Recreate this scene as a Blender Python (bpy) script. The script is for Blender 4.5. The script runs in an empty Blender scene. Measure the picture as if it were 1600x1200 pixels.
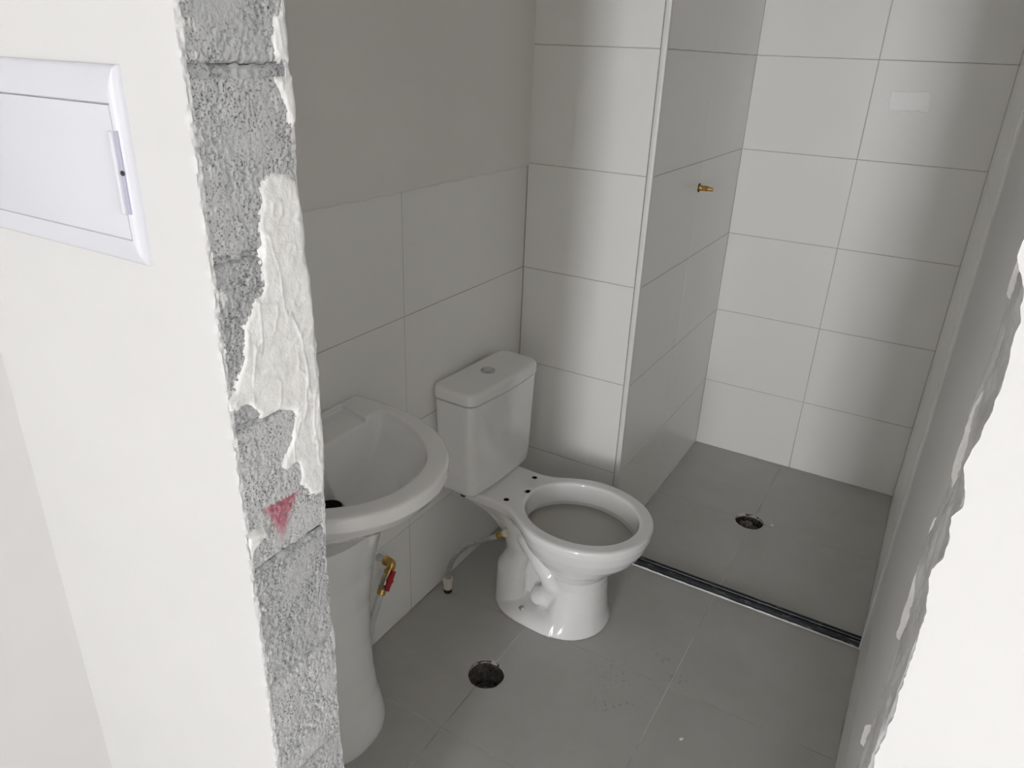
import bpy, bmesh, math, random
import numpy as np
from mathutils import Matrix, Vector

random.seed(7)
rng = np.random.default_rng(11)
scene = bpy.context.scene
COL = scene.collection

# ------------------------------------------------------------------ camera
cam_d = bpy.data.cameras.new('camera')
cam = bpy.data.objects.new('camera', cam_d)
COL.objects.link(cam)
cam_d.sensor_width = 36.0
cam_d.lens = 1149.11 / 1600.0 * 36.0
cam_d.clip_start = 0.02
YAW, PITCH, ROLL = 0.516796, -0.423422, 0.040824
fw = Vector((-math.sin(YAW) * math.cos(PITCH), math.cos(YAW) * math.cos(PITCH), math.sin(PITCH)))
rt = fw.cross(Vector((0, 0, 1))).normalized()
up = rt.cross(fw)
r2 = math.cos(ROLL) * rt + math.sin(ROLL) * up
u2 = -math.sin(ROLL) * rt + math.cos(ROLL) * up
cam.matrix_world = Matrix(((r2.x, u2.x, -fw.x, 1.1305), (r2.y, u2.y, -fw.y, -0.7123), (r2.z, u2.z, -fw.z, 1.5870), (0, 0, 0, 1)))
scene.camera = cam

# ------------------------------------------------------------------ light: daylight through the window of the room behind the camera
WIN = dict(x0=1.38, x1=2.02, z0=0.15, z1=2.25, y=-6.4)
world = bpy.data.worlds.new('daylight'); scene.world = world
world.use_nodes = True
bg = world.node_tree.nodes['Background']
bg.inputs[0].default_value = (.952, 0.973, 1.0, 1)
bg.inputs[1].default_value = 43.0
FILL_WIN = dict(y0=-1.46, y1=-.96, z0=1.15, z1=1.85)          # unseen opening added in that room's right wall to brighten the jamb
HALL_X1 = 4.60
def portal(loc, rot, w, h):
    d = bpy.data.lights.new('window_daylight', 'AREA'); d.shape = 'RECTANGLE'; d.size = w; d.size_y = h
    d.cycles.is_portal = True
    o = bpy.data.objects.new('window_daylight', d); COL.objects.link(o); o.location = loc; o.rotation_euler = rot
portal(((WIN['x0'] + WIN['x1']) / 2, WIN['y'] - 0.02, (WIN['z0'] + WIN['z1']) / 2), (math.radians(90), 0, 0), WIN['x1'] - WIN['x0'], WIN['z1'] - WIN['z0'])
portal((HALL_X1 + .02, (FILL_WIN['y0'] + FILL_WIN['y1']) / 2, (FILL_WIN['z0'] + FILL_WIN['z1']) / 2), (math.radians(90), 0, math.radians(90)), FILL_WIN['y1'] - FILL_WIN['y0'], FILL_WIN['z1'] - FILL_WIN['z0'])  # daylight portal for the added side opening
vs = scene.view_settings
scene.display_settings.display_device = 'sRGB'
vs.view_transform = 'Standard'; vs.look = 'None'; vs.gamma = 1.0; vs.use_curve_mapping = False
vs.exposure = 0.0
scene.cycles.max_bounces = 10
scene.cycles.diffuse_bounces = 8
scene.cycles.glossy_bounces = 4
scene.cycles.use_adaptive_sampling = True
scene.cycles.adaptive_threshold = 0.015
scene.cycles.sample_clamp_indirect = 8.0

# ------------------------------------------------------------------ measured room
YB, YD, XC, XE = 1.319, 2.289, 0.401, 1.2243
ROWS = [0.0, 0.311, 0.6345, 0.957, 1.2815, 1.6105, 1.934, 2.258, 2.40]
CEIL = 2.40
YF0, YF1 = -0.223, -0.086           # the doorway wall, outer and inner face
XJ, XR = 0.485, 1.183               # the cut edges of the doorway
HALL_Z = 2.5

# ------------------------------------------------------------------ helpers
def vhash(ix, iy, iz):
    n = (ix * 374761393 + iy * 668265263 + iz * 2147483647 % 1274126177).astype(np.int64) & 0xffffffff
    n = (n ^ (n >> 13)) * 1274126177 & 0xffffffff
    n = n ^ (n >> 16)
    return (n & 0xffff) / 65535.0
def vnoise(x, y, z=0.0):
    x, y, z = np.broadcast_arrays(np.asarray(x, float), np.asarray(y, float), np.asarray(z, float))
    ix, iy, iz = np.floor(x).astype(np.int64), np.floor(y).astype(np.int64), np.floor(z).astype(np.int64)
    fx, fy, fz = x - ix, y - iy, z - iz
    fx, fy, fz = fx * fx * (3 - 2 * fx), fy * fy * (3 - 2 * fy), fz * fz * (3 - 2 * fz)
    r = 0
    for a in (0, 1):
        for b in (0, 1):
            for c in (0, 1):
                r = r + vhash(ix + a, iy + b, iz + c * 7) * (fx if a else 1 - fx) * (fy if b else 1 - fy) * (fz if c else 1 - fz)
    return r
def fbm(x, y, z=0.0, o=3):
    s, a, t = 0, 1.0, 0
    for k in range(o):
        s = s + a * vnoise(np.asarray(x) * 2 ** k + 17 * k, np.asarray(y) * 2 ** k + 5 * k, z); t += a; a *= .5
    return s / t
def sstep(a, b, x):
    t = np.clip((np.asarray(x, float) - a) / (b - a), 0, 1)
    return t * t * (3 - 2 * t)

def link(o, parent=None):
    COL.objects.link(o)
    if parent is not None: o.parent = parent
    return o
def mesh_obj(name, verts, faces, mat, parent=None, smooth=False):
    me = bpy.data.meshes.new(name)
    me.from_pydata([tuple(map(float, v)) for v in verts] if not isinstance(verts, list) else verts, [], faces if isinstance(faces, list) else faces.tolist())
    me.materials.append(mat)
    if smooth: me.polygons.foreach_set('use_smooth', [True] * len(me.polygons))
    me.update()
    return link(bpy.data.objects.new(name, me), parent)
def bm_obj(name, bm, mat, parent=None, smooth=False, angle=None):
    me = bpy.data.meshes.new(name)
    bmesh.ops.recalc_face_normals(bm, faces=bm.faces[:])
    bm.to_mesh(me); bm.free()
    me.materials.append(mat)
    if smooth:
        me.polygons.foreach_set('use_smooth', [True] * len(me.polygons))
        if angle is not None: me.set_sharp_from_angle(angle=math.radians(angle))
    return link(bpy.data.objects.new(name, me), parent)
def add_box(bm, x0, x1, y0, y1, z0, z1, bevel=0.0, seg=2):
    r = bmesh.ops.create_cube(bm, size=1.0)
    for v in r['verts']:
        v.co = Vector(((x0 + x1) / 2 + v.co.x * (x1 - x0), (y0 + y1) / 2 + v.co.y * (y1 - y0), (z0 + z1) / 2 + v.co.z * (z1 - z0)))
    if bevel > 0:
        es = list({e for v in r['verts'] for e in v.link_edges})
        bmesh.ops.bevel(bm, geom=es, offset=bevel, segments=seg, affect='EDGES', profile=.5)
def box(name, x0, x1, y0, y1, z0, z1, mat, parent=None, bevel=0.0):
    bm = bmesh.new(); add_box(bm, x0, x1, y0, y1, z0, z1, bevel)
    return bm_obj(name, bm, mat, parent, smooth=bevel > 0, angle=40)
def add_rings(bm, rings, cap0=True, cap1=True):
    """rings: list of lists of points, lofted."""
    vs_ = [[bm.verts.new(p) for p in r] for r in rings]
    n = len(vs_[0])
    for a, b in zip(vs_, vs_[1:]):
        for i in range(n):
            bm.faces.new((a[i], a[(i + 1) % n], b[(i + 1) % n], b[i]))
    if cap0: bm.faces.new(vs_[0][::-1])
    if cap1: bm.faces.new(vs_[-1])
def frame_of(d):
    d = Vector(d).normalized()
    a = Vector((0, 0, 1)) if abs(d.z) < .9 else Vector((1, 0, 0))
    u = d.cross(a).normalized(); v = d.cross(u)
    return d, u, v
def add_lathe(bm, p0, d, profile, seg=20, sides=None):
    """profile: list of (distance along d, radius)."""
    d, u, v = frame_of(d); p0 = Vector(p0); n = sides or seg
    add_rings(bm, [[p0 + d * t + (u * math.cos(2 * math.pi * i / n) + v * math.sin(2 * math.pi * i / n)) * r for i in range(n)] for t, r in profile])
def catmull(pts, n=10):
    P = [Vector(p) for p in pts]; P = [2 * P[0] - P[1]] + P + [2 * P[-1] - P[-2]]
    out = []
    for i in range(1, len(P) - 2):
        for k in range(n):
            t = k / n
            out.append(.5 * ((2 * P[i]) + (P[i + 1] - P[i - 1]) * t + (2 * P[i - 1] - 5 * P[i] + 4 * P[i + 1] - P[i + 2]) * t * t + (-P[i - 1] + 3 * P[i] - 3 * P[i + 1] + P[i + 2]) * t ** 3))
    out.append(P[-2]); return out
def add_tube(bm, path, radius, seg=14):
    path = [Vector(p) for p in path]
    _, u, v = frame_of(path[1] - path[0]); rings = []
    for i, p in enumerate(path):
        t = (path[min(i + 1, len(path) - 1)] - path[max(i - 1, 0)]).normalized()
        u = (u - t * u.dot(t)).normalized(); v = t.cross(u)
        r = radius(i) if callable(radius) else radius
        rings.append([p + (u * math.cos(2 * math.pi * k / seg) + v * math.sin(2 * math.pi * k / seg)) * r for k in range(seg)])
    add_rings(bm, rings)
def empty(name, loc, rz=0.0):
    o = bpy.data.objects.new(name, None); o.empty_display_size = .05
    o.location = loc; o.rotation_euler = (0, 0, rz)
    return link(o)
def tag(o, label, cat, group=None):
    o['label'] = label; o['category'] = cat
    if group: o['group'] = group
    return o
def struct(o, label=None, cat=None):
    o['kind'] = 'structure'
    if label: o['label'] = label
    if cat: o['category'] = cat
    return o

def surface_nets(F, lo, h, relax=2):
    s = F < 0
    nx, ny, nz = F.shape
    c = s[:-1, :-1, :-1].astype(np.int8)
    tot = np.zeros((nx - 1, ny - 1, nz - 1), np.int8)
    offs = [(a, b, e) for a in (0, 1) for b in (0, 1) for e in (0, 1)]
    for a, b, e in offs: tot += s[a:nx - 1 + a, b:ny - 1 + b, e:nz - 1 + e]
    idx = np.argwhere((tot > 0) & (tot < 8))
    N = len(idx)
    cm = -np.ones(tot.shape, np.int64); cm[idx[:, 0], idx[:, 1], idx[:, 2]] = np.arange(N)
    V = {o: F[idx[:, 0] + o[0], idx[:, 1] + o[1], idx[:, 2] + o[2]] for o in offs}
    P = np.zeros((N, 3)); cnt = np.zeros(N)
    for o in offs:
        for ax in range(3):
            if o[ax] == 0:
                q = list(o); q[ax] = 1; q = tuple(q)
                a, b = V[o], V[q]; m = (a < 0) != (b < 0)
                t = np.where(m, a / np.where(m, a - b, 1), 0)
                base = np.array(o, float)[None, :].repeat(N, 0); base[:, ax] += t
                P += base * m[:, None]; cnt += m
    P = (P / cnt[:, None] + idx) * h + np.array(lo)
    quads = []
    for ax in range(3):
        a = [slice(None)] * 3; b = [slice(None)] * 3
        a[ax] = slice(0, -1); b[ax] = slice(1, None)
        sa, sb = s[tuple(a)], s[tuple(b)]
        e = np.argwhere(sa != sb)
        o1, o2 = [(1, 2), (2, 0), (0, 1)][ax]
        e = e[(e[:, o1] > 0) & (e[:, o2] > 0) & (e[:, o1] < F.shape[o1] - 1) & (e[:, o2] < F.shape[o2] - 1)]
        flip = sa[e[:, 0], e[:, 1], e[:, 2]]
        def g(d1, d2):
            k = e.copy(); k[:, o1] -= d1; k[:, o2] -= d2
            return cm[k[:, 0], k[:, 1], k[:, 2]]
        q = np.stack([g(1, 1), g(0, 1), g(0, 0), g(1, 0)], 1)
        q[~flip] = q[~flip][:, ::-1]
        quads.append(q)
    Q = np.concatenate(quads); Q = Q[(Q >= 0).all(1)]
    for _ in range(relax):
        S = np.zeros_like(P); C = np.zeros(N)
        for i in range(4):
            a, b = Q[:, i], Q[:, (i + 1) % 4]
            np.add.at(S, a, P[b]); np.add.at(C, a, 1); np.add.at(S, b, P[a]); np.add.at(C, b, 1)
        P = P + .5 * (S / np.maximum(C, 1)[:, None] - P)
    return P, Q
def sdf_obj(name, fn, lo, hi, h, mat, parent, relax=2):
    ax = [np.arange(l, u + h, h) for l, u in zip(lo, hi)]
    X, Y, Z = np.meshgrid(*ax, indexing='ij', sparse=True)
    F = np.asarray(fn(X, Y, Z) + 0 * (X + Y + Z), np.float64)
    P, Q = surface_nets(F, lo, h, relax)
    me = bpy.data.meshes.new(name)
    me.vertices.add(len(P)); me.vertices.foreach_set('co', P.ravel())
    me.loops.add(Q.size); me.loops.foreach_set('vertex_index', Q.ravel())
    me.polygons.add(len(Q)); me.polygons.foreach_set('loop_start', np.arange(0, Q.size, 4))
    me.update(calc_edges=True); me.validate()
    me.polygons.foreach_set('use_smooth', [True] * len(me.polygons))
    me.materials.append(mat); me.update()
    return link(bpy.data.objects.new(name, me), parent)
def smin(a, b, k):
    hh = np.clip(.5 + .5 * (b - a) / k, 0, 1)
    return b + (a - b) * hh - k * hh * (1 - hh)
def smax(a, b, k): return -smin(-a, -b, k)
def sd_caps(X, Y, Z, p, q, r0, r1=None):
    r1 = r0 if r1 is None else r1
    p, q = np.array(p, float), np.array(q, float); ba = q - p
    px, py, pz = X - p[0], Y - p[1], Z - p[2]
    t = np.clip((px * ba[0] + py * ba[1] + pz * ba[2]) / (ba @ ba), 0, 1)
    return np.sqrt((px - ba[0] * t) ** 2 + (py - ba[1] * t) ** 2 + (pz - ba[2] * t) ** 2) - (r0 + (r1 - r0) * t)
def sd_rbox2(dx, dy, r):
    """2D rounded box from |coordinate|-half size arrays."""
    ax, ay = dx + r, dy + r
    return np.sqrt(np.maximum(ax, 0) ** 2 + np.maximum(ay, 0) ** 2) + np.minimum(np.maximum(ax, ay), 0) - r

# ------------------------------------------------------------------ materials
def mat(name, color=(.8, .8, .8), rough=.5, metal=0.0, spec=.5, coat=0.0):
    m = bpy.data.materials.new(name); m.use_nodes = True
    b = m.node_tree.nodes['Principled BSDF']
    b.inputs['Base Color'].default_value = (*color, 1); b.inputs['Roughness'].default_value = rough
    b.inputs['Metallic'].default_value = metal; b.inputs['Specular IOR Level'].default_value = spec
    if coat: b.inputs['Coat Weight'].default_value = coat; b.inputs['Coat Roughness'].default_value = .03
    return m
class NT:
    def __init__(s, m): s.t = m.node_tree; s.b = s.t.nodes['Principled BSDF']
    def n(s, kind, **kw):
        x = s.t.nodes.new(kind)
        for k, v in kw.items():
            if k.startswith('i_'): x.inputs[k[2:].replace('_', ' ')].default_value = v
            else: setattr(x, k, v)
        return x
    def l(s, a, b): s.t.links.new(a, b)
    def coords(s, kind='Object'):
        return s.n('ShaderNodeTexCoord').outputs[kind]
    def geo(s): return s.n('ShaderNodeNewGeometry').outputs['Position']
    def noise(s, vec, scale, detail=3, rough=.55):
        x = s.n('ShaderNodeTexNoise', i_Scale=scale, i_Detail=detail, i_Roughness=rough); s.l(vec, x.inputs['Vector']); return x.outputs['Fac']
    def ramp(s, fac, stops):
        x = s.n('ShaderNodeValToRGB'); e = x.color_ramp.elements
        while len(e) < len(stops): e.new(.5)
        for q, (p, c) in zip(e, stops): q.position = p; q.color = (*c, 1) if len(c) == 3 else c
        s.l(fac, x.inputs[0]); return x.outputs[0]
    def mix(s, fac, a, b):
        x = s.n('ShaderNodeMix', data_type='RGBA')
        if isinstance(fac, (int, float)): x.inputs[0].default_value = fac
        else: s.l(fac, x.inputs[0])
        for v, k in ((a, 6), (b, 7)):
            if isinstance(v, tuple): x.inputs[k].default_value = (*v, 1)
            else: s.l(v, x.inputs[k])
        return x.outputs[2]
    def bump(s, h, strength=.3, dist=.002, prev=None):
        x = s.n('ShaderNodeBump', i_Strength=strength, i_Distance=dist); s.l(h, x.inputs['Height'])
        if prev is not None: s.l(prev, x.inputs['Normal'])
        return x.outputs[0]
    def col(s, c): s.l(c, s.b.inputs['Base Color'])
    def nor(s, c): s.l(c, s.b.inputs['Normal'])
    def rou(s, c): s.l(c, s.b.inputs['Roughness'])

M = {}
# wall tile: satin white ceramic
M['tile'] = mat('white_wall_tile', (.80, .79, .77), .30, spec=.36)
q = NT(M['tile']); g = q.geo()
q.col(q.ramp(q.noise(g, 2.0, 3), [(.3, (.86, .85, .825)), (.7, (.875, .865, .845))]))

M['film'] = mat('dried_label_film', (.94, .935, .92), .34)
M['grout'] = mat('wall_grout', (.50, .48, .43), .9)
M['fgrout'] = mat('floor_grout', (.50, .495, .47), .9)
q = NT(M['fgrout']); q.col(q.ramp(q.noise(q.geo(), 7, 4), [(.30, (.30, .295, .285)), (.58, (.66, .655, .63))]))
# floor tile
M['ftile'] = mat('grey_floor_tile', (.3, .3, .29), .45)
q = NT(M['ftile']); g = q.geo()
c1 = q.ramp(q.noise(g, 5, 6, .6), [(.3, (.44, .435, .41)), (.7, (.50, .49, .47))])
c2 = q.mix(q.ramp(q.noise(g, 34, 5, .7), [(.45, (0,) * 3), (.75, (.10,) * 3)]), c1, (.62, .61, .59))
# scuffed dirt marks left on the tiles by feet, at their places
def spot(x, y, r):
    d = q.n('ShaderNodeVectorMath', operation='DISTANCE'); q.l(g, d.inputs[0]); d.inputs[1].default_value = (x, y, 0)
    m_ = q.n('ShaderNodeMapRange', i_From_Min=r, i_From_Max=r * .25); q.l(d.outputs['Value'], m_.inputs[0]); return m_.outputs[0]
sp = None
for (x, y, r) in ((.640, .808, .075), (.655, .705, .06), (.70, .72, .045), (.735, .945, .05), (.60, .80, .05), (.79, .89, .05)):
    s_ = spot(x, y, r)
    if sp is None: sp = s_
    else:
        a = q.n('ShaderNodeMath', operation='MAXIMUM'); q.l(sp, a.inputs[0]); q.l(s_, a.inputs[1]); sp = a.outputs[0]
mm = q.n('ShaderNodeMath', operation='MULTIPLY'); q.l(sp, mm.inputs[0])
st = q.ramp(q.noise(g, 75, 3, .6), [(.57, (0,) * 3), (.70, (.55,) * 3)]); q.l(st, mm.inputs[1])
q.col(q.mix(mm.outputs[0], c2, (.07, .065, .055)))
q.rou(q.ramp(q.noise(g, 14, 4), [(.3, (.38,) * 3), (.7, (.55,) * 3)]))
q.nor(q.bump(q.noise(g, 120, 3), .08, .001))
# paint and plaster
def paint(name, c, rough=.75, b=.12):
    m = mat(name, c, rough); q = NT(m); g = q.geo()
    q.col(q.ramp(q.noise(g, 3, 4), [(.3, tuple(v * .97 for v in c)), (.7, c)]))
    n1 = q.bump(q.noise(g, 18, 4), b, .004); q.nor(q.bump(q.noise(g, 260, 2), b, .0008, n1)); return m
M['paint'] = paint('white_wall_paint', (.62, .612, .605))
M['bpaint'] = paint('bathroom_wall_paint', (.84, .825, .795))
M['hallfloor'] = paint('hall_floor_tile', (.60, .59, .565), .6)
M['hallwall'] = paint('hall_wall_paint', (.83, .815, .795))
M['skim'] = paint('grey_cement_skim', (.80, .795, .78), .8)
M['plaster'] = mat('raw_white_plaster', (.80, .79, .77), .8)
q = NT(M['plaster']); g = q.geo()
q.col(q.ramp(q.noise(g, 40, 4), [(.3, (.72, .71, .69)), (.65, (.84, .83, .81))]))
n1 = q.bump(q.noise(g, 55, 5, .6), .5, .004); q.nor(q.bump(q.noise(g, 420, 3), .35, .001, n1))
# concrete block: cement paste with dark grains; pore shade is put into that colour
M['block'] = mat('concrete_block', (.40, .40, .40), .95, spec=.2)
q = NT(M['block']); g = q.geo()
va = q.n('ShaderNodeAttribute', attribute_name='paintmask'); vp = q.n('ShaderNodeSeparateColor'); q.l(va.outputs['Color'], vp.inputs[0])
base = q.ramp(q.noise(g, 30, 5, .65), [(.3, (.34, .345, .35)), (.7, (.46, .46, .46))])
base = q.mix(vp.outputs['Blue'], base, (.54, .54, .535))
grain_shade = q.ramp(q.noise(g, 330, 2, .5), [(.54, (0,) * 3), (.64, (1,) * 3)])
big = q.ramp(q.noise(g, 26, 3, .6), [(.38, (.15,) * 3), (.6, (1,) * 3)])
ml = q.n('ShaderNodeMath', operation='MULTIPLY'); q.l(grain_shade, ml.inputs[0]); q.l(big, ml.inputs[1])
c = q.mix(ml.outputs[0], base, (.13, .13, .135))
c = q.mix(vp.outputs['Green'], c, (.74, .73, .71))
ar = q.mix(q.ramp(q.noise(g, 240, 3, .6), [(.42, (0,) * 3), (.6, (1,) * 3)]), (.40, .085, .13), (.42, .17, .20))
c = q.mix(vp.outputs['Red'], c, ar); q.col(c)
h1 = q.bump(q.noise(g, 330, 2, .5), .5, -.0012); q.nor(q.bump(q.noise(g, 900, 2), .4, .0006, h1))
M['mortar'] = mat('grey_mortar', (.42, .415, .40), .95, spec=.2)
q = NT(M['mortar']); g = q.geo()
q.col(q.ramp(q.noise(g, 45, 4), [(.3, (.36, .358, .35)), (.7, (.50, .497, .49))]))
h1 = q.bump(q.noise(g, 160, 4, .6), .8, .003); q.nor(h1)
M['render'] = mat('grey_cement_render', (.50, .50, .49), .9, spec=.25)
q = NT(M['render']); g = q.geo()
q.col(q.ramp(q.noise(g, 22, 4), [(.35, (.42, .42, .415)), (.6, (.56, .56, .55))]))
q.nor(q.bump(q.noise(g, 120, 4, .6), .5, .002))
# sanitary ware
M['ceramic'] = mat('white_glazed_ceramic', (.87, .865, .855), .10, coat=.6)
M['bowl'] = M['ceramic']
M['water'] = mat('grey_cloudy_water', (.46, .45, .41), .07)
M['chrome'] = mat('brushed_chrome', (.62, .62, .62), .22, 1.0)
M['brass'] = mat('brass', (.62, .40, .13), .28, 1.0)
q = NT(M['brass']); q.col(q.ramp(q.noise(q.coords(), 60, 3), [(.3, (.42, .25, .07)), (.7, (.72, .48, .17))]))
M['oldbrass'] = mat('dull_nickelled_brass', (.42, .38, .30), .35, 1.0)
M['red'] = mat('red_enamel', (.40, .015, .025), .35)
M['pvc'] = mat('milky_plastic_pipe', (.60, .61, .60), .35)
M['nylon'] = mat('ivory_nylon', (.72, .68, .58), .45)
M['black'] = mat('black_rubber_and_hole_shade', (.02, .02, .02), .6)  # rubber parts; also the painted shade inside seat and drain holes
M['drain'] = mat('grimy_drain_pipe', (.10, .092, .08), .8)
q = NT(M['drain']); q.col(q.ramp(q.noise(q.geo(), 55, 5, .7), [(.35, (.05, .045, .038)), (.7, (.27, .25, .22))])); q.nor(q.bump(q.noise(q.geo(), 80, 4), .8, .006))
M['braid'] = mat('steel_braid', (.55, .56, .56), .3, 1.0)
q = NT(M['braid']); wv = q.n('ShaderNodeTexWave', i_Scale=150.0, i_Distortion=0.0); q.l(q.coords('Object'), wv.inputs['Vector'])
q.col(q.ramp(q.noise(q.coords(), 420, 1), [(.38, (.38, .38, .38)), (.6, (.78, .79, .80))]))
q.nor(q.bump(q.noise(q.coords(), 420, 1), .6, .001))
M['rail'] = mat('charcoal_rail', (.03, .034, .04), .38, .35)
q = NT(M['rail']); mp = q.n('ShaderNodeMapping'); mp.inputs['Scale'].default_value = (14, 120, 120); q.l(q.geo(), mp.inputs[0])
q.col(q.mix(q.ramp(q.noise(mp.outputs[0], 1.6, 5, .65), [(.58, (0,) * 3), (.68, (1,) * 3)]), (.028, .033, .04), (.36, .36, .35)))
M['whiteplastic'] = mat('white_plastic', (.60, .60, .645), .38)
M['slot'] = mat('lavender_grey_plastic', (.42, .42, .52), .5)
M['trim'] = mat('white_pvc_trim', (.82, .81, .79), .35)

# ------------------------------------------------------------------ the setting
OUT = 0.15
def tile_mesh(w, h, t=.008, b=.0012):
    """tile lying in local XY (0..w, 0..h), face at z=0, eased edges, body below."""
    v = [(0, 0, -t), (w, 0, -t), (w, h, -t), (0, h, -t), (0, 0, -b), (w, 0, -b), (w, h, -b), (0, h, -b), (b, b, 0), (w - b, b, 0), (w - b, h - b, 0), (b, h - b, 0)]
    f = [(8, 9, 10, 11)]
    for i in range(4):
        j = (i + 1) % 4
        f += [(i, j, 4 + j, 4 + i), (4 + i, 4 + j, 8 + j, 8 + i)]
    return v, f
_tc = {}
def place_tile(parent, origin, U, V, w, h, m='tile'):
    key = (round(w, 4), round(h, 4), m)
    if key not in _tc:
        v, f = tile_mesh(w, h); me = bpy.data.meshes.new('tile'); me.from_pydata(v, [], f); me.materials.append(M[m]); me.update(); _tc[key] = me
    o = bpy.data.objects.new('tile', _tc[key])
    U, V = Vector(U), Vector(V); N = U.cross(V)
    a, b2 = random.uniform(-.0006, .0006), random.uniform(-.0006, .0006)
    p = Vector(origin) + N * random.uniform(-.0003, .0003)
    N2 = (N + U * a + V * b2).normalized(); U2 = (U - N2 * U.dot(N2)).normalized(); V2 = N2.cross(U2)
    o.matrix_world = Matrix(((U2.x, V2.x, N2.x, p.x), (U2.y, V2.y, N2.y, p.y), (U2.z, V2.z, N2.z, p.z), (0, 0, 0, 1)))
    mw = o.matrix_world.copy(); link(o, parent); o.matrix_parent_inverse = parent.matrix_world.inverted(); o.matrix_basis = mw
    return o
G = .0011    # half a joint
def tile_wall(parent, org, U, joints, rows):
    """org: point of the wall's tile face at u=0,z=0; joints: u positions; rows: z positions."""
    U = Vector(U); Z = Vector((0, 0, 1))
    for u0, u1 in zip(joints, joints[1:]):
        for z0, z1 in zip(rows, rows[1:]):
            place_tile(parent, Vector(org) + U * (u0 + G) + Z * (z0 + G), U, Z, u1 - u0 - 2 * G, z1 - z0 - 2 * G)
D = .0012   # grout sits this far behind the tile face

wl = struct(box('wall_left', -OUT, -D, YF1, YB + OUT, -.2, CEIL, M['grout']))
tile_wall(wl, (0, YF1, 0), (0, 1, 0), [0, .176, .7907, YB - YF1], ROWS[:5])
# painted plaster above the tiles on the left wall, its lower edge smeared over the tile tops
ny = 90
vv, ff = [], []
ys = np.linspace(YF1, YB, ny)
prof = [(-.004, -.0095), (.0035, -.0085), (.0058, -.002), (.0062, .006), (.0055, .016), (.005, .04), (.005, CEIL - 1.2815)]
low = 1.2815 + (fbm(ys * 26, 3.3, 0, 4) - .5) * .010
for j, (px, pz) in enumerate(prof):
    for i, y in enumerate(ys):
        z = CEIL if j == len(prof) - 1 else low[i] + pz
        x = px + (.0012 * (vnoise(y * 60, j * 2.1) - .5) if 0 < j < 5 else 0)
        vv.append((float(x), float(y), float(z)))
for j in range(len(prof) - 1):
    for i in range(ny - 1):
        ff.append((j * ny + i, j * ny + i + 1, (j + 1) * ny + i + 1, (j + 1) * ny + i))
mesh_obj('painted_plaster', vv, ff, M['bpaint'], wl, smooth=True)

wb = struct(box('wall_back', -OUT, XC - .017, YB + D, YB + OUT, -.2, CEIL, M['grout']))
tile_wall(wb, (0, YB, 0), (1, 0, 0), [0.0006, XC - .017], ROWS)
ws = struct(box('wall_shower_left', XC - OUT, XC - D, YB + .016, YD + OUT, -.2, CEIL, M['grout']))
tile_wall(ws, (XC, YB, 0), (0, 1, 0), [.003, .4585, YD - YB], ROWS)
wd = struct(box('wall_shower_back', XC - OUT, XE + OUT, YD + D, YD + OUT, -.2, CEIL, M['grout']))
tile_wall(wd, (XC, YD, 0), (1, 0, 0), [0, .8144 - XC, XE - XC], ROWS)
TY = 1.300
# dried film of a label on a shower tile
def film(cx, cz, w, h, seed):
    xs_, zs_ = np.linspace(-w, w, 40), np.linspace(-h, h, 24); A, B = np.meshgrid(xs_, zs_)
    e = np.maximum(np.abs(A) / w, np.abs(B) / h) + .35 * (fbm(A * 60 + seed, B * 60, seed, 3) - .5)
    V = np.stack([cx + A, YD - .0004 - .0006 * sstep(1.0, .8, e) + .002 * sstep(.8, 1.0, e), cz + B], -1).reshape(-1, 3)
    F = [(j * 40 + i, j * 40 + i + 1, (j + 1) * 40 + i + 1, (j + 1) * 40 + i) for j in range(23) for i in range(39)]
    mesh_obj('label_residue', [tuple(map(float, v)) for v in V], F, M['film'], wd, smooth=True)
film(.936, 1.485, .072, .036, 3.0)
wr = struct(box('wall_right', XE + D, XE + OUT, YF1, YD + OUT, -.2, CEIL, M['bpaint']))
tile_wall(wr, (XE, YD, 0), (0, -1, 0), [0, .614, YD - TY], ROWS)
box('grey_skim', XE - .0022, XE + D + .001, YF1, 1.165, .322, CEIL, M['skim'], wr, bevel=.0015)
tile_wall(wr, (XE, TY - .0125, 0), (0, -1, 0), [0, TY - .0125 - 1.160], ROWS)
tile_wall(wr, (XE, 1.160, 0), (0, -1, 0), [0, .614, 1.160 - YF1], [0, .32])
# white corner profiles
def trim(name, x0, x1, y0, y1):
    return struct(box(name, x0, x1, y0, y1, 0, CEIL, M['trim'], bevel=.0022))
trim('trim_1', XC - .0155, XC + .0012, YB - .0012, YB + .012)
trim('trim_2', XE - .0045, XE + .006, TY - .0125, TY - .0005)

struct(box('ceiling', -OUT, XE + OUT, YF0, YD + OUT, CEIL, CEIL + .12, M['bpaint']))

# floor: grout bed with the two drain bores cut out, tiles on top
DR1, DR2, RDR = (.3346, .609), (.7720, 1.7820), .0535
def circle(c, r, n=40, seed=0, rough=.0):
    out = []
    for i in range(n):
        a = 2 * math.pi * i / n
        rr = r + rough * (float(vnoise(i * .9 + seed * 13, seed)) - .5) * 2
        out.append((c[0] + rr * math.cos(a), c[1] + rr * math.sin(a)))
    return out
bm = bmesh.new(); es = []
def loop(pts, z):
    v = [bm.verts.new((x, y, z)) for x, y in pts]
    return [bm.edges.new((v[i], v[(i + 1) % len(v)])) for i in range(len(v))]
es += loop([(-.01, YF0), (XE + .01, YF0), (XE + .01, YD + .01), (-.01, YD + .01)], -.0012)
holes = [circle(DR1, RDR - .002, 40, 1, .0015), circle(DR2, RDR - .002, 40, 2, .0015)]
for hl in holes: es += loop(hl, -.0012)
bmesh.ops.triangle_fill(bm, use_beauty=True, use_dissolve=False, edges=es)
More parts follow.
